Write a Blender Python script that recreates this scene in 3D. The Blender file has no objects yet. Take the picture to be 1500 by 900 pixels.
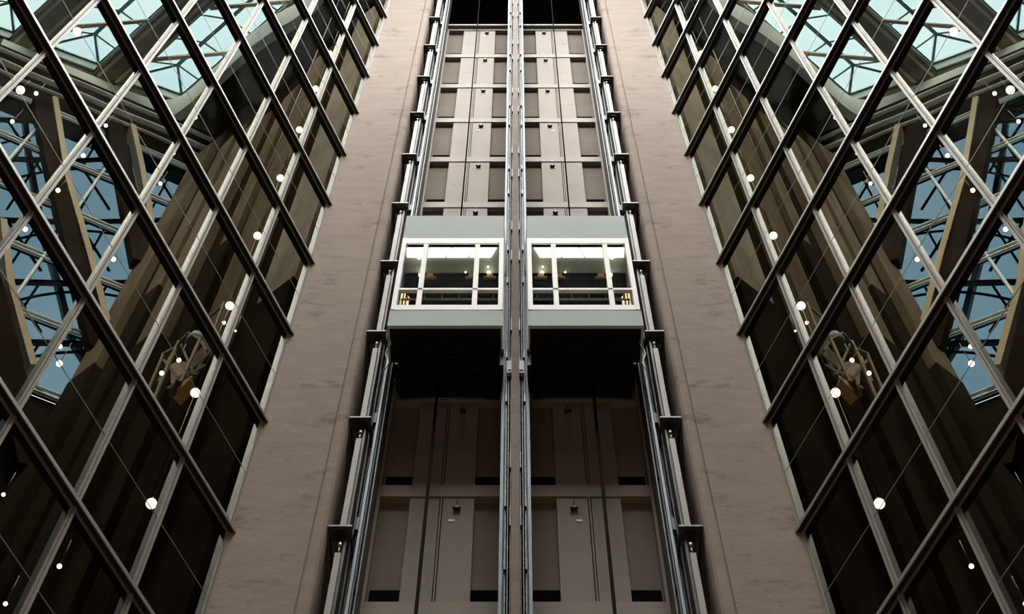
import bpy, math
from mathutils import Vector
sc = bpy.context.scene
# ------------------------------------------------------------------ camera
F = 2284.0                      # focal length in pixels of a 1500 px wide frame
PITCH = math.atan(F / 1060.0)   # verticals meet 1060 px above the picture centre
CP, SP = math.cos(PITCH), math.sin(PITCH)
ZO = 1.6                        # eye height above the atrium floor
KZ = F / (SP * SP)
cam_d = bpy.data.cameras.new('camera'); cam = bpy.data.objects.new('camera', cam_d)
sc.collection.objects.link(cam); sc.camera = cam
cam.location = (0, 0, ZO); cam.rotation_euler = (math.pi / 2 + PITCH, 0, 0)
cam_d.sensor_width = 36; cam_d.lens = 36 * F / 1500; cam_d.shift_x = -5 / 1500
cam_d.clip_start = 0.1; cam_d.clip_end = 600
# ------------------------------------------------------------------ world and light
sc.view_settings.view_transform = 'Standard'; sc.view_settings.look = 'None'
sc.view_settings.exposure = 0; sc.view_settings.gamma = 1; sc.view_settings.use_curve_mapping = False
w = bpy.data.worlds.new('sky'); sc.world = w; w.use_nodes = True
nt = w.node_tree; bg = nt.nodes['Background']
tc = nt.nodes.new('ShaderNodeTexCoord'); mp = nt.nodes.new('ShaderNodeMapping'); mp.inputs['Scale'].default_value = (1, 1, 2.5)
nz = nt.nodes.new('ShaderNodeTexNoise'); nz.inputs['Scale'].default_value = 5; nz.inputs['Detail'].default_value = 6
cr = nt.nodes.new('ShaderNodeValToRGB')
cr.color_ramp.elements[0].position = .35; cr.color_ramp.elements[0].color = (.40, .57, .67, 1)
cr.color_ramp.elements[1].position = .68; cr.color_ramp.elements[1].color = (.66, .77, .83, 1)
nt.links.new(tc.outputs['Generated'], mp.inputs[0]); nt.links.new(mp.outputs[0], nz.inputs['Vector'])
nt.links.new(nz.outputs['Fac'], cr.inputs[0]); nt.links.new(cr.outputs[0], bg.inputs[0]); bg.inputs[1].default_value = 2.5
sc.cycles.use_denoising = True
sc.cycles.max_bounces = 8; sc.cycles.transparent_max_bounces = 16
sc.cycles.sample_clamp_indirect = 4

ROOF_Y = -6.0  # edge of the unseen roof, set by how much daylight it lets in
SUN_E, LOBBY = 20.5, 250
def area(name, loc, size, power, col, target):
    l = bpy.data.lights.new(name, 'AREA'); l.shape = 'RECTANGLE'; l.size, l.size_y = size
    l.energy = power; l.color = col
    o = bpy.data.objects.new(name, l); sc.collection.objects.link(o); o.location = loc
    o.rotation_euler = (Vector(target) - Vector(loc)).to_track_quat('-Z', 'Y').to_euler()
    return o
# soft overcast daylight falling through the roof openings
sun_d = bpy.data.lights.new('overcast_daylight', 'SUN'); sun_d.energy = SUN_E; sun_d.angle = math.radians(70); sun_d.color = (1, .965, .91)
sun = bpy.data.objects.new('overcast_daylight', sun_d); sc.collection.objects.link(sun); sun.location = (0, 0, 60)
sun.rotation_euler = Vector((0, .32, -1)).to_track_quat('-Z', 'Y').to_euler()
# warm lobby lamps at the foot of the atrium
area('lobby_lamps', (0, -3, 3 + ZO), (9, 5), LOBBY, (1, .60, .36), (0, 10, 14))

# ------------------------------------------------------------------ materials
M = {}
def mat(name, col, rough=.6, metal=0., var=0., scale=1.5, streak=(1, 1, 1), emit=None, es=0., spots=None, bump=0., col2=None):
    m = bpy.data.materials.new(name); m.use_nodes = True; t = m.node_tree; b = t.nodes['Principled BSDF']
    b.inputs['Base Color'].default_value = (*col, 1); b.inputs['Roughness'].default_value = rough
    b.inputs['Metallic'].default_value = metal; b.inputs['Specular IOR Level'].default_value = .5 if rough < .5 else (.2 if rough < .8 else 0)
    if emit:
        b.inputs['Emission Color'].default_value = (*emit, 1); b.inputs['Emission Strength'].default_value = es
    if var or spots or bump or col2:
        g = t.nodes.new('ShaderNodeNewGeometry'); ab = t.nodes.new('ShaderNodeVectorMath'); ab.operation = 'ABSOLUTE'
        t.links.new(g.outputs['Position'], ab.inputs[0])
        mm = t.nodes.new('ShaderNodeMapping'); mm.inputs['Scale'].default_value = streak
        t.links.new(ab.outputs[0], mm.inputs[0])
        n = t.nodes.new('ShaderNodeTexNoise'); n.inputs['Scale'].default_value = scale; n.inputs['Detail'].default_value = 8
        n.inputs['Roughness'].default_value = .65
        t.links.new(mm.outputs[0], n.inputs['Vector'])
        r = t.nodes.new('ShaderNodeValToRGB')
        lo = [c * (1 - var) for c in col]; hi = list(col2) if col2 else [min(1, c * (1 + var)) for c in col]
        r.color_ramp.elements[0].position = .3; r.color_ramp.elements[0].color = (*lo, 1)
        r.color_ramp.elements[1].position = .7; r.color_ramp.elements[1].color = (*hi, 1)
        t.links.new(n.outputs['Fac'], r.inputs[0]); out = r.outputs[0]
        if spots:
            n2 = t.nodes.new('ShaderNodeTexNoise'); n2.inputs['Scale'].default_value = spots[0]; n2.inputs['Detail'].default_value = 9
            n2.inputs['Roughness'].default_value = .75
            m2 = t.nodes.new('ShaderNodeMapping'); m2.inputs['Scale'].default_value = (1, 1, 1.7)
            t.links.new(ab.outputs[0], m2.inputs[0]); t.links.new(m2.outputs[0], n2.inputs['Vector'])
            r2 = t.nodes.new('ShaderNodeValToRGB')
            r2.color_ramp.elements[0].position = spots[1]; r2.color_ramp.elements[0].color = (1, 1, 1, 1)
            r2.color_ramp.elements[1].position = spots[1] + .1; r2.color_ramp.elements[1].color = (spots[2],) * 3 + (1,)
            t.links.new(n2.outputs['Fac'], r2.inputs[0])
            mx = t.nodes.new('ShaderNodeMix'); mx.data_type = 'RGBA'; mx.blend_type = 'MULTIPLY'; mx.inputs[0].default_value = 1
            t.links.new(out, mx.inputs[6]); t.links.new(r2.outputs[0], mx.inputs[7]); out = mx.outputs[2]
        t.links.new(out, b.inputs['Base Color'])
        if bump:
            bp = t.nodes.new('ShaderNodeBump'); bp.inputs['Strength'].default_value = bump; bp.inputs['Distance'].default_value = .03
            t.links.new(n.outputs['Fac'], bp.inputs['Height']); t.links.new(bp.outputs[0], b.inputs['Normal'])
    M[name] = m; return m
def glass(name, tint, refl, rough=0.0):
    m = bpy.data.materials.new(name); m.use_nodes = True; t = m.node_tree
    for n in list(t.nodes): t.nodes.remove(n)
    o = t.nodes.new('ShaderNodeOutputMaterial'); mx = t.nodes.new('ShaderNodeMixShader'); mx.inputs[0].default_value = refl
    a = t.nodes.new('ShaderNodeBsdfTransparent'); a.inputs[0].default_value = (*tint, 1)
    g = t.nodes.new('ShaderNodeBsdfGlossy'); g.inputs['Color'].default_value = (.3, .3, .3, 1); g.inputs['Roughness'].default_value = rough
    t.links.new(a.outputs[0], mx.inputs[1]); t.links.new(g.outputs[0], mx.inputs[2]); t.links.new(mx.outputs[0], o.inputs[0])
    M[name] = m; return m
mat('concrete', (.43, .36, .32), .9, var=.09, scale=1.6, streak=(1, 1, 2.4), spots=(1.1, .545, .66), bump=.3)
mat('concrete_post', (.36, .31, .28), .85, var=.2, scale=3, streak=(1, 1, .8), bump=.2)
mat('pier_lit_bright', (.42, .36, .29), .85, var=.3, scale=1.2, streak=(1.5, 1.5, .35))
mat('pier_lit', (.20, .155, .11), .85, var=.35, scale=1.2, streak=(1.5, 1.5, .35))  # upper fins, paler: daylight near the hall roof put into the colour
mat('pier', (.036, .027, .019), .85, var=.35, scale=1.2, streak=(1.5, 1.5, .35))  # wall and lower fins, colour darkened for the shade low in the hall
mat('shaft_panel', (.29, .245, .21), .75, var=.08, scale=1.2, streak=(1, 1, .6))
mat('shaft_recess', (.235, .205, .18), .8, var=.12, scale=1.0)
mat('beam_paint', (.30, .265, .225), .7, var=.06)
mat('black_gap', (.008, .008, .008), .9)
mat('dark_steel', (.035, .033, .03), .5, metal=.3)
mat('dark_plate', (.02, .02, .022), .8)
mat('bronze', (.028, .026, .024), .4, metal=.4)
mat('aluminium', (.27, .26, .24), .45, metal=.35, var=.08, scale=2)
mat('mullion', (.33, .31, .285), .5, metal=.1, var=.04, scale=1.0)
mat('rail_steel', (.17, .205, .225), .55, metal=.4, var=.15, scale=2, streak=(1, 1, .5))
mat('channel', (.095, .10, .098), .5, metal=.5, var=.35, scale=2.5, streak=(2, 2, 1))
mat('greasy_steel', (.20, .21, .21), .6, metal=.3, var=.5, scale=12)
mat('tube', (.36, .34, .31), .55, var=.1)
mat('car_panel', (.64, .71, .70), .8, var=.04, scale=1)
mat('car_frame', (.96, .93, .89), .6)
mat('car_ceiling', (.62, .70, .64), .55, var=.08, scale=2)
mat('car_back', (.008, .007, .005), .9)
mat('brass', (.75, .50, .20), .3, metal=.8)
mat('ceiling_lamp', (.9, .9, .9), .5, emit=(1, .98, .93), es=1.9)
mat('bulb', (.9, .9, .9), .5, emit=(1, .84, .64), es=5)
mat('cable', (.012, .012, .012), .9)
mat('wire', (.17, .15, .12), .5)
mat('teal_paint', (.05, .16, .16), .5)
mat('curb', (.22, .29, .27), .7, var=.1)
mat('roof_beam', (.10, .078, .055), .8, var=.3, scale=1.5)
mat('olive_wood', (.24, .21, .14), .7, var=.2)
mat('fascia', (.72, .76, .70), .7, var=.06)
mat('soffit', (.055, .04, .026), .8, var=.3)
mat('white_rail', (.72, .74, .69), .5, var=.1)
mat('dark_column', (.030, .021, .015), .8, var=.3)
mat('tan_panel', (.50, .38, .23), .7, var=.15)
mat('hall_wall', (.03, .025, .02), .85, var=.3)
mat('enclosure', (.10, .085, .07), .9)
mat('floor_stone', (.10, .08, .07), .4, var=.2)
mat('amber', (.35, .20, .08), .5, emit=(1, .55, .2), es=.05)
glass('curtain_glass', (.74, .73, .68), .002, .02)
glass('car_glass', (.88, .90, .88), .001)
glass('facade_glass', (.42, .50, .56), .001)
glass('roof_glass', (.86, .95, .96), .03)

# ------------------------------------------------------------------ helpers
def tag(o, label=None, category=None, group=None, kind=None):
    for k, v in (('label', label), ('category', category), ('group', group), ('kind', kind)):
        if v: o[k] = v
    return o
def empty(name, loc=(0, 0, 0), **kw):
    o = bpy.data.objects.new(name, None); sc.collection.objects.link(o)
    o.location = (loc[0], loc[1], loc[2] + ZO); o.empty_display_size = .2
    return tag(o, **kw)
class MB:
    """collects shapes in eye-centred coordinates; S = -1 builds the left side as written, +1 its mirror"""
    def __init__(s, S=-1): s.v = []; s.f = []; s.m = []; s.S = S; s.cur = 0; s.smooth = []
    def add(s, vs, fs, smooth=False):
        n = len(s.v); s.v += [Vector(((-p[0] if s.S > 0 else p[0]), p[1], p[2] + ZO)) for p in vs]
        for f in fs:
            f = [n + i for i in f]
            if s.S > 0: f.reverse()
            s.f.append(f); s.m.append(s.cur); s.smooth.append(smooth)
    def obox(s, o, ax, ay, az, x, y, z):
        o, ax, ay, az = map(Vector, (o, ax, ay, az)); vs = []
        for c in z:
            for a, b in ((x[0], y[0]), (x[1], y[0]), (x[1], y[1]), (x[0], y[1])): vs.append(o + ax * a + ay * b + az * c)
        fs = [(3, 2, 1, 0), (4, 5, 6, 7), (0, 1, 5, 4), (1, 2, 6, 5), (2, 3, 7, 6), (3, 0, 4, 7)]
        if ax.cross(ay).dot(az) < 0: fs = [f[::-1] for f in fs]
        s.add(vs, fs)
    def box(s, x0, x1, y0, y1, z0, z1): s.obox((0, 0, 0), (1, 0, 0), (0, 1, 0), (0, 0, 1), (min(x0, x1), max(x0, x1)), (y0, y1), (z0, z1)); return s
    def bar(s, p, q, w, h=None, up=(0, 0, 1)):
        p, q = Vector(p), Vector(q); h = h or w; d = (q - p); L = d.length; d.normalize()
        u = Vector(up)
        if abs(d.dot(u)) > .98: u = Vector((0, 1, 0))
        a = d.cross(u).normalized(); b = a.cross(d)
        s.obox(p, a, b, d, (-w / 2, w / 2), (-h / 2, h / 2), (0, L)); return s
    def tube(s, pts, r, n=8):
        pts = [Vector(p) for p in pts]; vs = []
        for i, p in enumerate(pts):
            d = (pts[min(i + 1, len(pts) - 1)] - pts[max(i - 1, 0)]).normalized()
            u = Vector((0, 1, 0)) if abs(d.y) < .9 else Vector((1, 0, 0))
            a = d.cross(u).normalized(); b = d.cross(a)
            vs += [p + a * r * math.cos(2 * math.pi * k / n) + b * r * math.sin(2 * math.pi * k / n) for k in range(n)]
        fs = [(i * n + k, i * n + (k + 1) % n, (i + 1) * n + (k + 1) % n, (i + 1) * n + k) for i in range(len(pts) - 1) for k in range(n)]
        fs += [tuple(range(n))[::-1], tuple((len(pts) - 1) * n + k for k in range(n))]
        s.add(vs, fs, True); return s
    def lathe(s, c, prof, n=16):
        vs = []; fs = []; m = len(prof)
        for r, z in prof: vs += [(c[0] + r * math.cos(2 * math.pi * k / n), c[1] + r * math.sin(2 * math.pi * k / n), c[2] + z) for k in range(n)]
        fs = [(i * n + k, i * n + (k + 1) % n, (i + 1) * n + (k + 1) % n, (i + 1) * n + k) for i in range(m - 1) for k in range(n)]
        s.add(vs, fs, True); return s
    def ball(s, c, r, n=16):
        m = 10; return s.lathe(c, [(max(1e-4, r * math.sin(math.pi * i / m)), -r * math.cos(math.pi * i / m)) for i in range(m + 1)], n)
    def poly(s, pts, off):
        """closed outline extruded by the vector off"""
        n = len(pts); pts = [Vector(p) for p in pts]; off = Vector(off)
        s.add(pts + [p + off for p in pts], [tuple(range(n))[::-1], tuple(range(n, 2 * n))] + [(i, (i + 1) % n, n + (i + 1) % n, n + i) for i in range(n)]); return s
    def build(s, name, mats, parent=None, recalc=True, **kw):
        if isinstance(mats, str): mats = [mats]
        base = Vector((0, 0, 0))
        root = parent
        while root is not None: base += root.location; root = root.parent
        loc = Vector((0, 0, 0))
        if parent is None:                       # origin at the middle of the thing's own foot
            xs = [v.x for v in s.v]; ys = [v.y for v in s.v]; zs = [v.z for v in s.v]
            loc = Vector(((min(xs) + max(xs)) / 2, (min(ys) + max(ys)) / 2, min(zs)))
            base = loc
        me = bpy.data.meshes.new(name); me.from_pydata([v - base for v in s.v], [], s.f)
        for mn in mats: me.materials.append(M[mn])
        for p, mi, sm in zip(me.polygons, s.m, s.smooth): p.material_index = mi; p.use_smooth = sm
        if recalc:
            import bmesh
            b = bmesh.new(); b.from_mesh(me); bmesh.ops.recalc_face_normals(b, faces=b.faces); b.to_mesh(me); b.free()
        o = bpy.data.objects.new(name, me); sc.collection.objects.link(o); o.parent = parent; o.location = loc
        return tag(o, **kw)
def X(r, Y): return -r / SP * Y                     # a vertical line seen at slope r, standing at depth Y
def Zy(y, Y): return Y * (KZ / (y + 610.0) - CP / SP)   # height of a point seen on row y at depth Y
def ray(px, py): u = 450 - py; return Vector((px - 755, F * CP - u * SP, F * SP + u * CP))
def hit(px, py, p0, nrm):
    d = ray(px, py); n = Vector((nrm[0], nrm[1], 0)); return d * (Vector((p0[0], p0[1], 0)).dot(n) / d.dot(n))
MOD = 2.632
YW, YP, YC = 10.91, 10.0, 9.7
SIDE = {-1: 'left', 1: 'right'}

# ------------------------------------------------------------------ floor
MB().box(-22, 22, -14, 22, -2.0, -1.6).build('floor', 'floor_stone', kind='structure', label='dark polished stone floor of the atrium')

# ------------------------------------------------------------------ walls and roof round the atrium, unseen, added to hold back sky light
MB().box(-22, 22, -14.3, -14, -1.6, 46.5).build('wall_front', 'enclosure', kind='structure', label='dark wall at the far side of the atrium facing the lifts')
MB().box(-22, 22, 15.5, 15.8, 46.3, 46.6) 
for S in (-1, 1):
    m = MB(S); m.box(-7.1, -6.9, -14, 1.9, -1.6, 46.5); m.box(-20, -7.1, 1.7, 1.9, -1.6, 46.5); m.box(-20.2, -20, 1.7, 9.3, -1.6, 46.5)
    m.build('wall_side_' + SIDE[S], 'enclosure', kind='structure', label=f'dark side wall joining the {SIDE[S]} glass wall')
m = MB(); m.box(-20, 20, -14, ROOF_Y, 46.9, 47.2); m.build('roof_cover', 'enclosure', kind='structure', label='unseen dark roof slab over the front of the atrium')
m = MB(); m.box(-3.4, 3.4, 11.8, 16, 46.9, 47.2); m.build('roof_cover', 'enclosure', kind='structure', label='unseen dark roof slab behind the lift shafts')

# ------------------------------------------------------------------ concrete pillars
def pillar(S):
    m = MB(S); root = empty('concrete_pillar', (S * 2.8, 10.6, -1.6), kind='structure',
        label=f'tall bare concrete pillar between the {SIDE[S]} glass wall and the {SIDE[S]} lift shaft', category='pillar')
    x0, x1, x2 = X(.302, YP), X(.2145, YP), X(.2005, YP)
    m.box(x0, x1 - .012, YP, 12.2, -1.6, 48); m.box(x1 - .02, x1 + .02, YP + .018, 12.2, -1.6, 48)
    m.build('shaft', 'concrete', root)
    m = MB(S); m.box(x0 - .03, x0 - .002, YP + .05, 10.24, -1.6, 47); m.build('flank_lining', 'bronze', root)
    # the slightly proud corner strip with a soft outer edge
    m = MB(S)
    prof = [(x1 + .008, YP + .03), (x1 + .02, YP - .03), (x2 - .03, YP - .035), (x2, YP + .01), (x2 + .015, YP + .12), (x2 + .015, 12.2), (x1 + .02, 12.2)]
    m.poly([(a, b, -1.6) for a, b in prof], (0, 0, 49.6))
    m.build('corner_strip', 'concrete', root)

# ------------------------------------------------------------------ lift shaft back wall
ZB = Zy(725, YW)            # underside of a beam
def shaft(S):
    root = empty('wall_shaft_' + SIDE[S], (S * .98, 11.2, -1.6), kind='structure',
        label=f'panelled back wall of the {SIDE[S]} lift shaft with pale beams', category='wall')
    xl, x1, x2, x2b, x3, xr = X(.1510, YW), X(.1150, YW), X(.0830, YW), X(.0790, YW), X(.0450, YW), X(.0010, YW)
    ztop = Zy(40, YW)
    m = MB(S); m.box(-2.5, 0, 11.04, 11.5, -1.6, ztop); m.build('back_slab', 'shaft_recess', root)
    m = MB(S); m.box(-2.5, xl - .05, 10.99, 11.12, -1.6, ztop); m.build('edge_recess', 'shaft_recess', root)
    m = MB(S); m.box(xl - .05, xl + .03, YW + .02, 11.12, -1.6, ztop); m.build('edge_trim', 'beam_paint', root)
    k = -7
    while True:
        zb = ZB + k * MOD; k += 1           # underside of this beam
        if zb > ztop + .1: break
        if zb < -1.4: continue
        bh = .28
        m = MB(S); m.box(xl, xr, YW + .025, 11.1, zb, zb + bh); m.build('beam', 'beam_paint', root)
        if zb + MOD > ztop + .4: continue
        z0, z1 = zb + bh, zb + MOD
        m = MB(S)                            # open slots above and below each beam
        m.box(xl + .06, x1, 11.01, 11.05, z0, z0 + .34); m.box(x3, xr, 11.01, 11.05, z0, z0 + .34)
        m.build('slot', 'black_gap', root)
        m = MB(S); m.box(x1, x2, YW + .04, 11.1, z0 + .012, z1 - .035)
        for i in range(4):
            for zz in (z1 - .22, z0 + 1.0): m.box(x1 + .10 + .05 * i, x1 + .115 + .05 * i, YW + .034, YW + .045, zz + .01 * (i % 2), zz + .02 + .01 * (i % 2)) if i % 3 != 2 or zz > z1 - .3 else None
        m.build('pilaster', 'shaft_panel', root)
        m = MB(S); m.box(x2b, x3, YW + .04, 11.1, z0 + .012, z1 - .035); dp = m.build('door_panel', 'shaft_panel', root)
        m = MB(S); m.box(x2 + .012, x2 + .022, YW + .05, 11.1, z0, z1); m.box(x2b - .025, x2b - .015, YW + .03, 11.1, z0, z1); m.build('joint_strip', 'beam_paint', root)
        m = MB(S); xc = X(.0635, YW)          # door latch: plate, two rollers and a pull wire
        m.box(xc - .045, xc + .045, YW, YW + .045, z1 - .34, z1 - .32); m.box(xc - .025, xc + .025, YW - .01, YW + .04, z1 - .32, z1 - .27)
        m.ball((xc - .035, YW - .005, z1 - .33), .02, 8); m.ball((xc + .035, YW - .005, z1 - .33), .02, 8)
        m.tube([(xc, YW + .01, z1 - .28), (xc, YW + .01, z1 - .03)], .006, 5)
        m.build('latch', 'dark_steel', dp)
        m = MB(S)
        if k % 3 == 0: m.box(xc - .10, xc - .02, YW + .03, YW + .045, z1 - .60, z1 - .55); m.build('notice', 'car_frame', dp, label='small white notice')
    m = MB(S); m.box(xl, xr, YW - .06, 11.1, ztop - .02, ztop + .10); m.build('top_beam', 'beam_paint', root)
    # dark head of the shaft
    m = MB(S); m.box(-2.4, 0, 11.6, 11.8, ztop, 49); m.box(-2.4, 0, 10.2, 11.8, 45.2, 45.4); m.box(-2.4, -2.2, 11.5, 11.7, ztop, 49)
    m.build('shaft_head', 'dark_plate', root)

# ------------------------------------------------------------------ guide rails and brackets at the outer side of each shaft
def guides(S):
    root = empty('guide_rail_frame', (S * 2.0, 10.4, -1.6),
        label=f'steel guide rail frame with brackets and pale tubes along the {SIDE[S]} concrete pillar', category='guide rail')
    xr = X(.1630, 10.4)
    m = MB(S); m.box(xr - .03, xr + .03, 10.36, 10.40, -1.6, 45); m.box(xr - .008, xr + .022, 10.27, 10.36, -1.6, 45); m.build('guide_rail', 'rail_steel', root)
    m = MB(S); m.box(xr - .15, xr - .055, 10.46, 10.5, -1.6, 45); m.box(xr + .05, xr + .065, 10.42, 10.8, -1.6, 45); m.build('side_channel', 'channel', root)
    m = MB(S); m.box(-1.995, -1.965, 10.12, 10.34, -1.6, 45); m.box(-1.95, -1.935, 10.3, 10.42, -1.6, 45); m.build('counterweight_rail', 'dark_steel', root)
    z = 15.5 - 6 * MOD
    while z < 44:
        m = MB(S)
        m.box(-2.20, -1.915, 10.03, 10.24, z, z + .035)
        b = m.build('bracket', 'channel', root)
        m = MB(S)
        m.box(-2.19, -2.165, 10.20, 11.05, z - .03, z + .03); m.box(-1.945, -1.92, 10.20, 11.05, z - .03, z + .03)
        m.box(-2.10, -1.99, 10.08, 10.2, z - .08, z - .002)
        m.build('bracket_arm', 'dark_steel', b)
        m = MB(S); m.box(-2.065, -1.995, 10.06, 10.12, z + .04, z + 2.13)
        t = m.build('tube', 'tube', root)
        m = MB(S); m.tube([(-2.03, 10.09, z + 2.13), (-2.03, 10.09, z + 2.30)], .012, 8); m.tube([(-2.03, 10.09, z + 2.28), (-2.03, 10.09, z + 2.36)], .022, 8); m.build('coupling', 'aluminium', t)
        m = MB(S); m.box(xr - .06, xr - .02, 10.30, 10.40, z + .35, z + .62); m.box(xr - .13, xr - .06, 10.40, 10.48, z + .7, z + .78); m.box(xr - .12, xr - .10, 10.34, 10.46, z + .6, z + .95); m.build('rail_clip', 'dark_steel', root)
        z += MOD
    return root

# ------------------------------------------------------------------ middle post
def middle():
    root = empty('middle_post', (0, 10.2, -1.6), label='slim concrete post with dark steel channels between the two lift shafts', category='post', kind='structure')
    m = MB(); m.box(-.052, .052, 10.0, 11.2, -1.6, 47); m.build('post', 'concrete_post', root)
    for S in (-1, 1):
        m = MB(S); m.box(-.125, -.052, 10.16, 11.1, -1.6, 47); m.build('channel_web', 'dark_plate', root)
        m = MB(S); m.box(-.066, -.058, 10.05, 10.17, -1.6, 47); m.box(-.098, -.088, 10.06, 10.17, -1.6, 47); m.box(-.125, -.115, 10.05, 10.2, -1.6, 47); m.build('channel_lip', 'greasy_steel', root)
        m = MB(S); m.box(-.192, -.128, 10.25, 10.29, -1.6, 47); m.box(-.168, -.155, 10.17, 10.25, -1.6, 47); m.build('guide_rail', 'rail_steel', root)
        m = MB(S)
        m.box(-.21, -.165, 9.96, 10.1, 14.5, 15.0) if 0 else None
        m.box(-.122, -.054, 9.99, 10.05, 19.35, 19.72); m.box(-.105, -.06, 9.975, 9.99, 19.42, 19.50)
        m.build('clamp_plate', 'tube', root)
        z = 8.0
        i = 0
        while z < 44:
            m = MB(S); m.box(-.135, -.112, 10.0, 10.06, z, z + .22); m.box(-.07, -.056, 10.0, 10.06, z + .9, z + 1.3); m.build('rail_clip', 'dark_steel', root)
            z += MOD / 2 if i % 2 else MOD; i += 1

# ------------------------------------------------------------------ lift cars
def lift_car(S):
    y0, yb = YC, 10.25
    z = {k: Zy(v, YC) for k, v in dict(top=316.5, ct=352, ft=360.5, hr=426, sill=450, sb=457, bot=480).items()}
    xa, xb = X(.1712, YC), X(.0180, YC); xm1, xm2 = X(.1345, YC), X(.0570, YC)
    root = empty('lift_car', (S * -(xa + xb) / 2 * 1.0 if 0 else S * abs((xa + xb) / 2), 10.2, z['bot']),
        label=f'glass-fronted lift car hanging in the {SIDE[S]} shaft with lit ceiling', category='lift')
    m = MB(S)
    m.box(xa, xb, y0, y0 + .03, z['ct'], z['top']); m.box(xa, xa + .03, y0 + .03, yb, z['ct'], z['top']); m.box(xb - .03, xb, y0 + .03, yb, z['ct'], z['top'])
    m.box(xa + .03, xb - .03, y0 + .03, 10.28, z['top'] - .03, z['top'])
    m.build('crown_panel', 'car_panel', root)
    m = MB(S)
    m.box(xa - .012, xb + .006, y0 - .03, y0 + .02, z['bot'], z['sb']); m.box(xa - .012, xa + .02, y0 + .02, yb, z['bot'], z['sb']); m.box(xb - .02, xb + .006, y0 + .02, yb, z['bot'], z['sb'])
    m.build('lower_panel', 'car_panel', root)
    m = MB(S); m.box(xa + .02, xb - .02, y0 + .02, 10.25, z['bot'] + .02, z['bot'] + .1); m.box(xa + .12, xb - .06, 10.25, 10.84, z['bot'] + .0, z['bot'] + .5)
    m.box(xa + .3, xb - .3, 9.95, 10.1, z['bot'] - .05, z['bot'] + .02); m.box(xa + .3, xb - .3, 10.3, 10.4, z['bot'] - .08, z['bot'] + .02)
    m.build('underframe', 'dark_plate', root)
    fr = MB(S)
    fr.box(xa, xb, y0 - .035, y0 + .04, z['ft'] + .03, z['ct'])                  # head rail
    fr.box(xa + .01, xb, y0 - .035, y0 + .05, z['sb'], z['sill'])                # sill
    fr.box(xa, xa + .07, y0 - .04, y0 + .05, z['sb'], z['ct']); fr.box(xb - .065, xb + .004, y0 - .04, y0 + .05, z['sb'], z['ct'])
    for xm in (xm1, xm2): fr.box(xm - .038, xm + .038, y0 - .03, y0 + .035, z['sill'] - .001, z['ft'] + .031)
    fr.box(xa + .05, xb - .05, y0 - .03, y0 + .03, z['hr'] - .03, z['hr'] + .035)
    fr.build('window_frame', 'car_frame', root)
    m = MB(S)
    for a, b in ((xa + .1, xm1 - .045), (xm1 + .045, xm2 - .045), (xm2 + .045, xb - .08)): m.box(a, b, y0 - .03, y0 + .01, z['ft'] - .012, z['ft'] + .028)
    m.build('vent_slot', 'dark_steel', root)
    for a, b in ((xa + .07, xm1 - .038), (xm1 + .038, xm2 - .038), (xm2 + .038, xb - .065)):
        m = MB(S); m.box(a, b, y0 - .003, y0 + .003, z['sill'], z['ft'] - .01); m.build('glass_pane', 'car_glass', root)
    zc = z['ft'] + .10
    m = MB(S); m.box(xa + .03, xb - .03, y0 + .04, yb, zc, zc + .05); m.build('ceiling', 'car_ceiling', root)
    # three slanting luminous panels along the front of the ceiling
    n = 4; L = (xb - .07) - (xa + .07)
    for i in range(n):
        a = xa + .07 + L * i / n; b = a + L / n - .035; sk = .10
        m = MB(S); m.poly([(a, y0 + .06, zc - .03), (b, y0 + .06, zc - .03), (b - sk, y0 + .235, zc - .03), (a - sk if i else a, y0 + .235, zc - .03)], (0, 0, .025))
        m.build('ceiling_light', 'ceiling_lamp', root)
    m = MB(S); m.box(xa + .03, xb - .03, yb, yb + .04, z['bot'] + .05, z['top'] - .03); m.box(xa + .03, xb - .03, yb - .03, yb, zc - .06, zc)
    m.build('back_panel', 'car_back', root)
    m = MB(S); m.box(xa + .04, xb - .04, y0 + .03, yb, z['bot'] + .1, z['bot'] + .16); m.build('floor_pan', 'car_back', root)
    hr = MB(S); hr.tube([(xa + .1, y0 + .12, z['hr'] - .06), (xb - .08, y0 + .12, z['hr'] - .06)], .018)
    for i in range(6): q = xa + .2 + i * .26; hr.tube([(q, y0 + .12, z['hr'] - .06), (q, y0 + .04, z['hr'] - .06)], .009)
    hr.build('handrail', 'aluminium', root)
    for (px, py, r) in ((614, 377, .042), (616, 403, .042), (715, 375, .04), (716, 400, .04), (715, 391, .018), (682, 399, .018)):
        d = ray(px, py); p = d * ((zc - .07) / d.z)
        g = MB(S); g.ball(p, r * .85, 12); gb = g.build('globe_bulb', 'bulb', root)
        g = MB(S); g.tube([p + Vector((0, 0, r * .8)), (p.x, p.y, zc)], .006, 6); g.build('stem', 'wire', gb)
    m = MB(S)
    for i, dx in enumerate((.10, .14, .19)): m.tube([(xa + dx, y0 + .14 + .03 * i, z['bot'] + .2), (xa + dx, y0 + .14 + .03 * i, z['hr'] + .36 - .09 * i)], .016 + .012 * (i == 2), 8)
    m.build('brass_post', 'brass', root)
    for xc in (xm1 + .05, xb - .22, xm2 - .1):
        m = MB(S); m.box(xc - .10, xc + .10, yb - .07, yb - .03, zc - .25, zc - .22); m.box(xc - .05, xc + .05, yb - .08, yb - .03, zc - .22, zc - .12); m.build('wall_fitting', 'brass', root)
    # car sling and guide shoes on the inner side
    m = MB(S); m.box(xb + .005, xb + .02, 9.9, 10.3, z['bot'] - .3, z['top'] + .1); m.build('sling', 'dark_steel', root)
    m = MB(S); m.box(xb - .02, xb + .03, 10.05, 10.25, z['ft'] - .55, z['ft'] - .05); m.tube([(xb + .01, 10.02, z['ft'] - .5), (xb + .01, 10.02, z['ft'] - .1)], .025, 8)
    m.build('guide_shoe', 'dark_steel', root)
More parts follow.
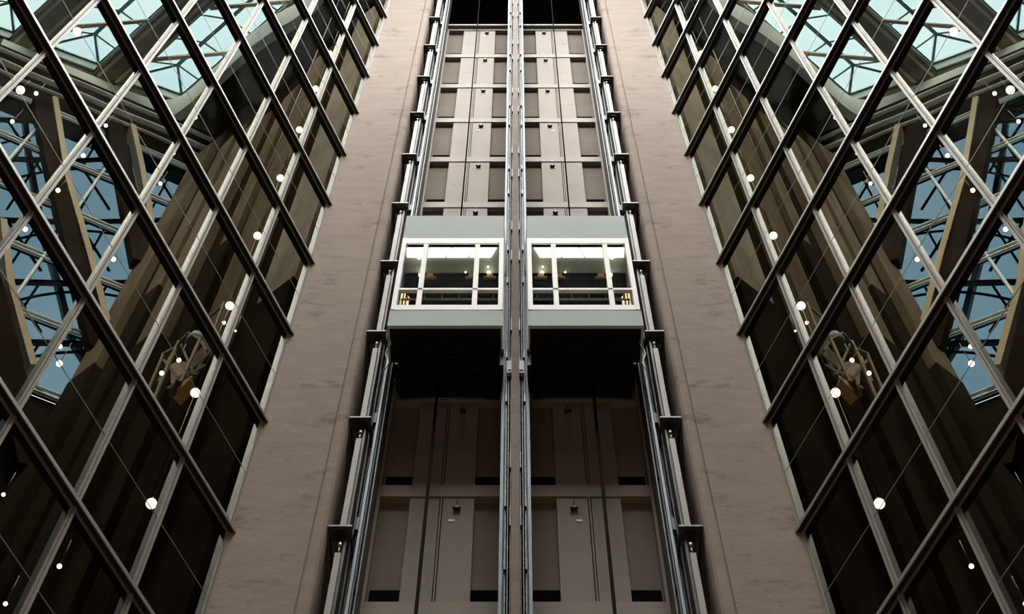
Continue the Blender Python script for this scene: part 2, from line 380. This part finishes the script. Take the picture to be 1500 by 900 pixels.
    m = MB(S); m.box(xb - .03, xb + .02, 10.0, 10.2, z['bot'] - .6, z['bot'] - .2); m.build('guide_shoe', 'dark_steel', root)
    m = MB(S); m.box(xa + .05, xa + .3, 10.45, 10.85, z['bot'] + .3, z['top'] - .1); m.box(xb - .3, xb - .05, 10.45, 10.85, z['bot'] + .3, z['top'] - .1)
    m.box(xa + .05, xb - .05, 10.28, 10.5, z['top'] - .35, z['top'] - .1)
    m.build('sling_back', 'dark_steel', root)
    # cables
    xc = X(.086, 10.6); m = MB(S); m.tube([(xc, 10.6, z['top'] - .15), (xc, 10.6, 45.1)], .014, 6)
    m.build('hoist_cable', 'cable', None, label=f'dark hoist cable rising above the {SIDE[S]} lift car', category='cable')
    xc = X(.0966, 10.5); m = MB(S); m.tube([(xc, 10.5, z['bot'] - .1), (xc - .0, 10.5, -1.6)], .022, 8)
    m.build('travelling_cable', 'cable', None, label=f'black travelling cable hanging under the {SIDE[S]} lift car', category='cable')
    xq = xa + .05; m = MB(S)
    m.tube([(xq - .03 + .03 * math.sin(i * 1.3), 9.9, z['bot'] + .05 - .13 * i) for i in range(9)], .012, 6); m.build('signal_wire', 'aluminium', root)

# ------------------------------------------------------------------ glass curtain walls
BW = .441; LB = math.sqrt(1 + BW * BW)
A = Vector((-BW / LB, -1 / LB, 0)); N = Vector((1 / LB, -BW / LB, 0)); O = Vector((X(.302, YP), YP, 0))
PX = 3.0; PITCHM = .9976 * LB; NB = 8
ZT0 = Zy(780, YP)
def curtain(S, idx):
    root = empty(f'window_{idx}', (S * 4.5, 7, -1.6), kind='structure',
        label=f'tall {SIDE[S]} curtain wall of dark glass in a metal grid', category='glass wall')
    Lw = NB * PITCHM
    ks = range(-6, 13)
    for j in range(NB + 1):
        t = j * PITCHM; m = MB(S)
        wd = .038
        m.obox(O, A, N, (0, 0, 1), (t - wd / 2, t + wd / 2), (-.012, .022), (-1.6, 47.0))
        m.obox(O, A, N, (0, 0, 1), (t + wd / 2, t + wd / 2 + .008), (-.012, .004), (-1.6, 47.0))
        m.obox(O, A, N, (0, 0, 1), (t + wd / 2 + .008, t + wd / 2 + .022), (-.012, .012), (-1.6, 47.0))
        m.build('mullion', 'mullion', root)
        m = MB(S); m.obox(O, A, N, (0, 0, 1), (t - .019, t + .03), (-.10, -.012), (-1.6, 47.0)); m.build('inner_mullion', 'bronze', root)
    for k in ks:
        z = ZT0 + k * MOD
        if z < -1.5: continue
        m = MB(S); m.obox(O, A, N, (0, 0, 1), (-.03, Lw), (-.015, .065), (z - .02, z + .028)); t_ = m.build('transom', 'bronze', root)
        m = MB(S); m.obox(O, A, N, (0, 0, 1), (-.035, Lw), (.065, .079), (z - .025, z + .035)); m.build('front_lip', 'aluminium', t_)
        m = MB(S); m.obox(O, A, N, (0, 0, 1), (.0, Lw), (.000, .016), (z - .06, z - .026)); m.build('lower_lip', 'aluminium', t_)
        m = MB(S); m.obox(O, A, N, (0, 0, 1), (.0, Lw), (-.095, -.015), (z - .03, z + .045)); m.build('transom_reflection', 'bronze', root)  # dark bar added as the transom's reflection in the glass
        if k < 12:
            m = MB(S); m.obox(O, A, N, (0, 0, 1), (.02, Lw), (-.012, -.004), (z + .04, z + MOD - .06)); m.build('glass_pane', 'curtain_glass', root)
            m = MB(S); m.obox(O, A, N, (0, 0, 1), (.02, Lw), (-.003, .003), (z + MOD / 2 - .006, z + MOD / 2 + .006)); m.build('pane_joint', 'wire', root)

# ------------------------------------------------------------------ halls behind the curtain walls, standing in for reflections in the glass
C0 = Vector((-8.77, 14.6, 0)); FD = Vector((-2.15, -1, 0)).normalized(); FN = Vector((FD.y, -FD.x, 0))  # facade direction and inward normal
if FN.dot(-C0) < 0: FN = -FN
PD = Vector((.775, -.632, 0)).normalized(); PN = Vector((PD.y, -PD.x, 0))
if PN.dot(-C0) < 0: PN = -PN
P1 = Vector((-3.34, 10.25, 0)); PL = (P1 - C0).length; PD = (P1 - C0).normalized(); PN = Vector((PD.y, -PD.x, 0)) * (1 if Vector((PD.y, -PD.x, 0)).dot(-C0) > 0 else -1)
FZ = [26.8 + 2.65 * i for i in range(6)]
def hall(S, idx):
    side = SIDE[S]
    Z1 = (0, 0, 1)
    # concrete wall with tall fins; light painted in, dark low down and pale above
    root = empty('wall_pier_' + side, (S * 6, 12.4, -1.6), kind='structure', label=f'brown concrete wall with tall fins behind the {side} glass wall', category='wall')
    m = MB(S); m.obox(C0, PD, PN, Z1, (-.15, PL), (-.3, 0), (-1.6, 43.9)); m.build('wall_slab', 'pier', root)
    for a, b, h, dp, zl in ((.0, .75, 42.6, .22, 27.5), (1.25, 1.75, 41.2, .16, 30), (2.35, 3.0, 40.0, .30, 26), (3.7, 4.1, 40.6, .2, 29), (4.75, 5.3, 41.5, .35, 22), (6.0, 6.85, 43.0, .25, 23)):
        p = [C0 + PD * a, C0 + PD * b]; up = lambda z: Vector((0, 0, z))
        m = MB(S); m.poly([p[0] + up(-1.6), p[0] + PN * dp + up(-1.6), p[0] + PN * dp + up(zl), p[0] + up(zl)], p[1] - p[0]); m.build('fin_shaded', 'pier', root)
        m = MB(S); m.poly([p[0] + up(zl), p[0] + PN * (dp - .03) + up(zl), p[0] + PN * dp + up(h - 1.6), p[0] + up(h)], p[1] - p[0]); m.build('fin', 'pier_lit_bright' if a > 5.5 else 'pier_lit', root)
    # glazed facade
    w_ = empty(f'window_{idx}', (S * 12, 13, -1.6), kind='structure', label=f'blue tinted facade glazing behind the {side} glass wall', category='facade')
    FL = 9.0
    for i, z in enumerate(FZ):
        for dz, nm in ((0, 'lower'), (.17, 'upper')):
            m = MB(S); n = 24; pts = []
            for q in range(n + 1):
                t = FL * q / n; wv = .02 * math.sin(2.1 * t + i + dz * 4)
                pts.append(C0 + FD * t + FN * .08 + Vector((0, 0, z + dz + wv)))
            m.tube(pts, .035, 6); m.build('facade_transom', 'white_rail', w_)
        m = MB(S); m.obox(C0, FD, FN, Z1, (0, FL), (-.03, .03), (z + .02, z + .15)); m.build('transom_core', 'dark_steel', w_)
        if i < 5:
            m = MB(S); m.obox(C0, FD, FN, Z1, (0, FL), (-.01, .01), (z, z + 2.65)); m.build('tinted_glass', 'facade_glass', w_)
    for t in (0.02, 2.03, 4.07, 6.1, 8.15):
        m = MB(S); m.obox(C0, FD, FN, Z1, (t - .03, t + .03), (-.02, .10), (26.8, 40.2)); m.build('facade_mullion', 'white_rail', w_)
    # dark wall under and above the facade
    b_ = empty('wall_hall_' + side, (S * 14, 12, -1.6), kind='structure', label=f'dark wall below the tinted facade behind the {side} glass wall', category='wall')
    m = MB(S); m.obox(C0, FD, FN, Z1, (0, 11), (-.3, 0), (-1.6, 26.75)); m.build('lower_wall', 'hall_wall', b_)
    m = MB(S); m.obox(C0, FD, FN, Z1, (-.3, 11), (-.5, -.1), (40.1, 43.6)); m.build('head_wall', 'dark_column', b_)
    for z, r in ((41.1, .05), (41.75, .09), (42.55, .07)):
        m = MB(S); pts = [C0 + FD * (9 * q / 30) + FN * .16 + Vector((0, 0, z + .03 * math.sin(q * .8 + z))) for q in range(31)]
        m.tube(pts, r, 8); m.build('rail_pipe', 'white_rail', b_)
    # steel structure outside the tinted facade
    p0 = C0 - FN * 1.0
    def fp(px, py, off=0): return hit(px, py, p0 - FN * off, FN)
    def member(name, pts, w, mt, label, cat, off=0, d=None, tan=False):
        m = MB(S); P = [fp(*p, off) for p in pts]
        for a, b in zip(P, P[1:]): m.bar(a, b + (b - a).normalized() * w * .3, w, d or w, up=FN)
        o = m.build(name, mt, None, label=label, category=cat)
        return o
    cols = [([(60, 150), (68, 200), (98, 330), (140, 500), (146, 518)], .46, 'leaning dark column with a tan flank, second from the glass corner, behind the %s facade' % side, [(78, 150), (96, 265), (130, 385), (164, 520)], 'second'),
            ([(165, 185), (178, 245), (206, 390)], .46, 'leaning dark column nearest the concrete wall, behind the %s facade' % side, [(192, 190), (205, 250), (219, 330)], 'first'),
            ([(-45, 250), (-22, 400), (8, 520), (45, 690)], .52, 'leaning dark column farthest from the concrete wall, behind the %s facade' % side, [(2, 330), (12, 420), (46, 545)], 'third')]
    for pts, wd, lb, tp, nm in cols:
        r_ = MB(S); P = [fp(*p, -1.18) for p in pts]
        for a, b in zip(P, P[1:]): r_.bar(a, b, wd, .3, up=FN)
        o = r_.build('leaning_column', 'dark_column', None, label=lb, category='column', kind='structure')
        m = MB(S); P = [fp(*p, -1.18) for p in tp]
        for a, b in zip(P, P[1:]): m.bar(a, b, .15, .36, up=FN)
        # child of the column: keep coordinates relative to its origin
        m.build('tan_flank', 'tan_panel', o)
    m = MB(S)
    P = [fp(*p, .5) for p in [(30, 120), (42, 230), (62, 340), (88, 430), (105, 500), (150, 570)]]
    for a, b in zip(P, P[1:]): m.bar(a, b, .15, .15, up=FN)
    m.build('steel_mast', 'dark_steel', None, label=f'thin black curving mast between the leaning columns behind the {side} facade', category='mast', kind='structure')
    # one brace frame per storey
    for i, (ya, yb_) in enumerate(((232, 228), (322, 322), (412, 412), (500, 508), (175, 165))):
        m = MB(S)
        m.bar(fp(-30, ya, .3), fp(120, ya + 4, .3), .11, .11, up=FN); m.bar(fp(105, ya + 4, .3), fp(262, yb_, .3), .10, .10, up=FN)
        for (xa_, xb_) in ((10, 60), (60, 10), (112, 160), (160, 118), (215, 262), (262, 222)):
            m.bar(fp(xa_, ya, .35), fp(xb_, ya + 75, .35), .055, .055, up=FN)
        q = [fp(-20 + 12 * k, ya + 42 - 26 * math.sin(k / 7), .4) for k in range(22)]
        m.tube(q, .035, 6)
        m.build('brace_frame', 'dark_column', None, label=f'dark braced steel truss outside the {side} facade, ' + ['at its fourth storey', 'at its third storey', 'at its second storey', 'at its lowest storey', 'at its top storey'][i], category='truss', kind='structure')
    # roof: curved fascia and dark soffit over the pier wall
    r_ = empty('ceiling_' + side, (S * 8, 12, 43.9), kind='structure', label=f'dark soffit with pale curved fascia above the {side} concrete wall', category='ceiling')
    curve = [(-15.0, 12.35), (-13.0, 13.25), (-11.2, 14.05), (-10.4, 14.2), (-9.75, 13.95), (-8.6, 12.95), (-7.75, 12.2), (-7.0, 11.65), (-6.3, 11.25), (-5.7, 10.75), (-5.2, 10.2), (-4.6, 9.6), (-3.6, 9.0)]
    fine = []
    for i in range(len(curve) - 1):
        for q in range(4):
            t = q / 4
            p = [Vector((*curve[max(0, min(len(curve) - 1, i + e))], 0)) for e in (-1, 0, 1, 2)]
            fine.append(.5 * ((2 * p[1]) + (-p[0] + p[2]) * t + (2 * p[0] - 5 * p[1] + 4 * p[2] - p[3]) * t * t + (-p[0] + 3 * p[1] - 3 * p[2] + p[3]) * t ** 3))
    fine.append(Vector((*curve[-1], 0)))
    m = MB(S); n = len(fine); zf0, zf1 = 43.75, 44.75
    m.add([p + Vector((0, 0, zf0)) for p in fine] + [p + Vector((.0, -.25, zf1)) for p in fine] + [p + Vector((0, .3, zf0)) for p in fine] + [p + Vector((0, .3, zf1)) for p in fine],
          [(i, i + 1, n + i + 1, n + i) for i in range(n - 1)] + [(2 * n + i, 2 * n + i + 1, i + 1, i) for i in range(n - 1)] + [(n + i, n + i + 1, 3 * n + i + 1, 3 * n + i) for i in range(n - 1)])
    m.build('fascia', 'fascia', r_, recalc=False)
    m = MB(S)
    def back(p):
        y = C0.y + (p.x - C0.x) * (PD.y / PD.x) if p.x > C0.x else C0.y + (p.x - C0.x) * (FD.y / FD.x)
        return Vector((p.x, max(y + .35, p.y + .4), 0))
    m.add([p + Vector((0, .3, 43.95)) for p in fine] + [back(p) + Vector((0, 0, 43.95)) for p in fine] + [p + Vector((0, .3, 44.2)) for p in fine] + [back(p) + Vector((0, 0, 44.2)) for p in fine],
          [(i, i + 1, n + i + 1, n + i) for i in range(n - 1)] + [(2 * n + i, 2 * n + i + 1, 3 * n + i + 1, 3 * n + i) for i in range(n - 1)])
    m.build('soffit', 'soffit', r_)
    # ridge skylights between deep beams
    U = Vector((-.93, -.37, 0)).normalized(); V = Vector((.765, -.644, 0)).normalized(); K0 = Vector((-10.2, 14.2, 0)); ZR = 46.0
    for i in range(4):
        base = K0 + U * (2.62 * i); s0 = -.2 if i else 0
        sk = empty(f'window_{10 + idx * 4 + i}', (S * abs(base.x + 3), base.y - 2, ZR), label=f'glazed ridge skylight behind the {side} glass wall, ' + ['nearest the concrete wall', 'second from the concrete wall', 'third from the concrete wall', 'farthest from the concrete wall'][i], category='skylight', kind='structure')
        Lr = 9.6; wd = 1.62; rz = .62
        a0 = base; a1 = base + V * Lr; b0 = base + U * wd; b1 = b0 + V * Lr; r0 = base + U * wd / 2 + V * .75; r1 = base + U * wd / 2 + V * Lr
        up = Vector((0, 0, ZR)); ur = Vector((0, 0, ZR + rz))
        m = MB(S)
        m.add([a0 + up, a1 + up, b0 + up, b1 + up, r0 + ur, r1 + ur], [(0, 1, 5, 4), (2, 4, 5, 3), (0, 4, 2)]); m.build('roof_glass', 'roof_glass', sk, recalc=False)
        m = MB(S)
        m.bar(r0 + ur, r1 + ur, .12, .12); m.bar(a0 + up, r0 + ur, .08, .08); m.bar(b0 + up, r0 + ur, .08, .08)
        nr = 8
        for q in range(nr):
            t = .75 + (Lr - .75) * q / nr
            m.bar(r0 + V * (t - .75) + ur, a0 + V * t + up, .055, .055); m.bar(r0 + V * (t - .75) + ur, b0 + V * t + up, .055, .055)
        m.bar(a0 + up, a1 + up, .1, .1); m.bar(b0 + up, b1 + up, .1, .1); m.bar(a0 + up, b0 + up, .1, .1)
        m.build('glazing_bars', 'teal_paint', sk)
        m = MB(S)                                     # upstand curb
        for p, q in ((a0, b0),): m.poly([p + up - Vector((0, 0, .55)), q + up - Vector((0, 0, .55)), q + up, p + up], -V * .06)
        m.poly([a0 + up - Vector((0, 0, .3)), a1 + up - Vector((0, 0, .3)), a1 + up, a0 + up], -U * .06)
        m.poly([b0 + up - Vector((0, 0, .3)), b1 + up - Vector((0, 0, .3)), b1 + up, b0 + up], U * .06)
        m.build('curb', 'curb', sk)
        m = MB(S)
        for q in range(4):
            t0 = 1.2 + 2.4 * q
            m.bar(b0 + V * t0 + Vector((0, 0, ZR - .9)), a0 + V * (t0 + 1.1) + Vector((0, 0, ZR - .5)), .10, .14)
            m.bar(b0 + V * t0 + Vector((0, 0, ZR - .9)), b0 + V * (t0 + 1.2) + Vector((0, 0, ZR - .4)), .08, .1)
        m.build('strut', 'olive_wood', sk)
        bm = MB(S)
        c0 = base + U * (wd + .06); bw = 2.62 - wd - .12
        bm.obox(c0 + Vector((0, 0, ZR)), U, V, Z1, (0, bw), (-.6, Lr), (-.75, .1))
        bm.build('roof_beam', 'roof_beam', sk)
        lm = MB(S)
        for e in (.12, bw - .22): lm.obox(c0 + Vector((0, 0, ZR)), U, V, Z1, (e, e + .1), (-.6, Lr), (-.80, -.752))
        lm.build('beam_flange', 'olive_wood', sk)
    m = MB(S)
    m.obox(K0 + Vector((0, 0, ZR)), U, V, Z1, (-.35, 10.5), (-.62, -.08), (-.8, .2)); m.obox(K0 + Vector((0, 0, ZR)), U, V, Z1, (-.62, -.06), (-.6, 9.6), (-.7, .2)); m.build('edge_beam', 'roof_beam', r_)
    m = MB(S)
    for e in (-.35, -.2): m.obox(K0 + Vector((0, 0, ZR)), U, V, Z1, (e, e + .05), (-.6, 9.6), (-.74, -.702))
    m.build('edge_flange', 'olive_wood', r_)
    # sky-facing cover beyond the skylights so that only the glazing lets light in
    m = MB(S); m.obox(K0 + Vector((0, 0, ZR)), U, V, Z1, (-3.5, 12), (-1.3, -.6), (.1, .3)); m.obox(K0 + Vector((0, 0, ZR)), U, V, Z1, (-3.0, -.55), (-.6, 5.5), (.1, .3)); m.build('roof_slab', 'dark_column', r_)

    # lamp column just behind the glass
    ordn = ['lowest', 'second lowest', 'third lowest', 'fourth lowest', 'fifth lowest', 'sixth lowest', 'seventh lowest', 'eighth lowest', 'ninth lowest', 'tenth lowest']
    lx = X(.3955, 9.33)
    def lamp(p, r, label, cord, group):
        e = empty('pendant_lamp', (p[0] if S < 0 else -p[0], p[1], p[2] - r), label=label, category='lamp', group=group)
        m = MB(S); m.ball(p, r, 14); m.build('globe', 'bulb', e)
        m = MB(S); m.lathe(p, [(.001, r * 1.5), (r * .5, r * 1.45), (r * .55, r * .8), (.001, r * .8)], 10); m.build('cap', 'wire', e)
        m = MB(S); m.tube([(p[0], p[1], p[2] + r * 1.4), (p[0], p[1], p[2] + cord)], .007, 5); m.build('cord', 'wire', e)
    for i in range(10):
        lamp((lx, 9.33, 14.88 + MOD * i), .062, f'glowing globe lamp in the vertical row behind the {side} glass wall, {ordn[i]}', MOD - .07, f'globe lamps in a vertical row behind the {side} glass wall')
    more = [(87, 533, .062, 'lower of two close lamps under the facade corner'), (88, 508, .045, 'upper of two close lamps near the facade corner'),
        (166, 380, .055, 'lower of the pair before the blue glazing in mid height'), (168, 364, .04, 'upper of the pair before the blue glazing in mid height'),
        (235, 269, .05, 'lower of the pair beside the top of the concrete wall'), (227, 254, .035, 'upper of the pair beside the top of the concrete wall'),
        (122, 228, .055, 'single one below the top rails'), (85, 279, .055, 'single one beside the tan column flank'),
        (155, 184, .05, 'single one just under the white top rails'), (18, 178, .05, 'single one near the outer picture edge'),
        (30, 132, .11, 'biggest one near the outer picture edge'), (53, 137, .055, 'small one beside the biggest'),
        (37, 336, .055, 'single one near the black mast'), (255, 225, .035, 'small one next to the soffit corner'),
        (286, 172, .06, 'single one on the pale fascia'), (318, 105, .04, 'small one at the skylight edge'), (113, 46, .12, 'big one in front of the second skylight')]
    for (px, py, r, lb) in more:
        p = fp(px, py, -1.9); lamp(p, r, f'globe lamp behind {side} glass, {lb}', .9, f'scattered pendant lamps behind the {side} glass wall')
    more = [(328, 473, .035, 'small one beside the gold lattice tip'), (345, 485, .02, 'tiniest, near the vertical row'), (262, 528, .04, 'within the gold lattice'),
        (237, 547, .04, 'at the outer side of the gold lattice'), (87, 830, .035, 'white dot low in the dark glass'), (8, 885, .03, 'lowest dot near the bottom corner'), (5, 725, .03, 'amber dot near the outer edge')]
    for (px, py, r, lb) in more:
        Y_ = 9.6; dd = ray(px, py); p = dd * (Y_ / dd.y)
        lamp(p, r * .8, f'small lamp behind {side} glass, {lb}', .5, f'small low lamps behind the {side} glass wall')
    # golden lattice before the concrete wall, standing in for a reflection in the glass
    q0 = hit(262, 590, (0, 10.6, 0), (0, 1)); e = empty('reflection_lattice', (q0.x if S < 0 else -q0.x, 10.6, q0.z), label=f'gold lattice with glowing amber core standing in for a reflection behind the {side} glass wall', category='lattice')
    def gp(px, py, dy=0): return hit(px, py, (0, 10.6 + dy, 0), (0, 1))
    for j, (a, b, dy) in enumerate((((240, 518), (214, 580), 0), ((257, 510), (226, 584), -.25), ((293, 497), (265, 560), -.25), ((303, 514), (285, 553), 0), ((328, 444), (312, 487), 0))):
        m = MB(S); m.bar(gp(*a, dy), gp(*b, dy), .035, .05); m.build('rod', 'tan_panel', e)
    for j, (a, b) in enumerate((((240, 518), (257, 510)), ((257, 510), (275, 488)), ((275, 488), (293, 497)), ((293, 497), (303, 514)), ((240, 528), (265, 560)), ((303, 520), (258, 558)), ((265, 505), (285, 550)), ((300, 535), (245, 570)), ((262, 500), (232, 560)), ((303, 468), (322, 452)), ((303, 468), (312, 487)))):
        m = MB(S); m.bar(gp(*a, -.05), gp(*b, -.2), .03, .04); m.build('brace', 'olive_wood', e)
    m = MB(S); m.poly([gp(250, 535, .0), gp(262, 528, .0), gp(278, 532, .0), gp(282, 552, .0), gp(262, 572, .0), gp(250, 560, .0)], (0, .25, 0)); m.build('amber_core', 'amber', e)
    m = MB(S); m.bar(gp(250, 576), gp(264, 562), .14, .06); m.build('foot_plate', 'tan_panel', e)
    m = MB(S); c = gp(285, 500); m.lathe(c, [(.001, .2), (.10, .18), (.14, 0), (.12, -.2), (.001, -.22)], 10); m.build('crown_cap', 'curb', e)
    m = MB(S); c = gp(285, 500); m.tube([c, c + Vector((0, 0, 22))], .01, 5); m.build('hanging_wire', 'wire', e)

middle()
for i, S in enumerate((-1, 1)):
    pillar(S); shaft(S); guides(S); lift_car(S); curtain(S, i + 1); hall(S, i + 3)
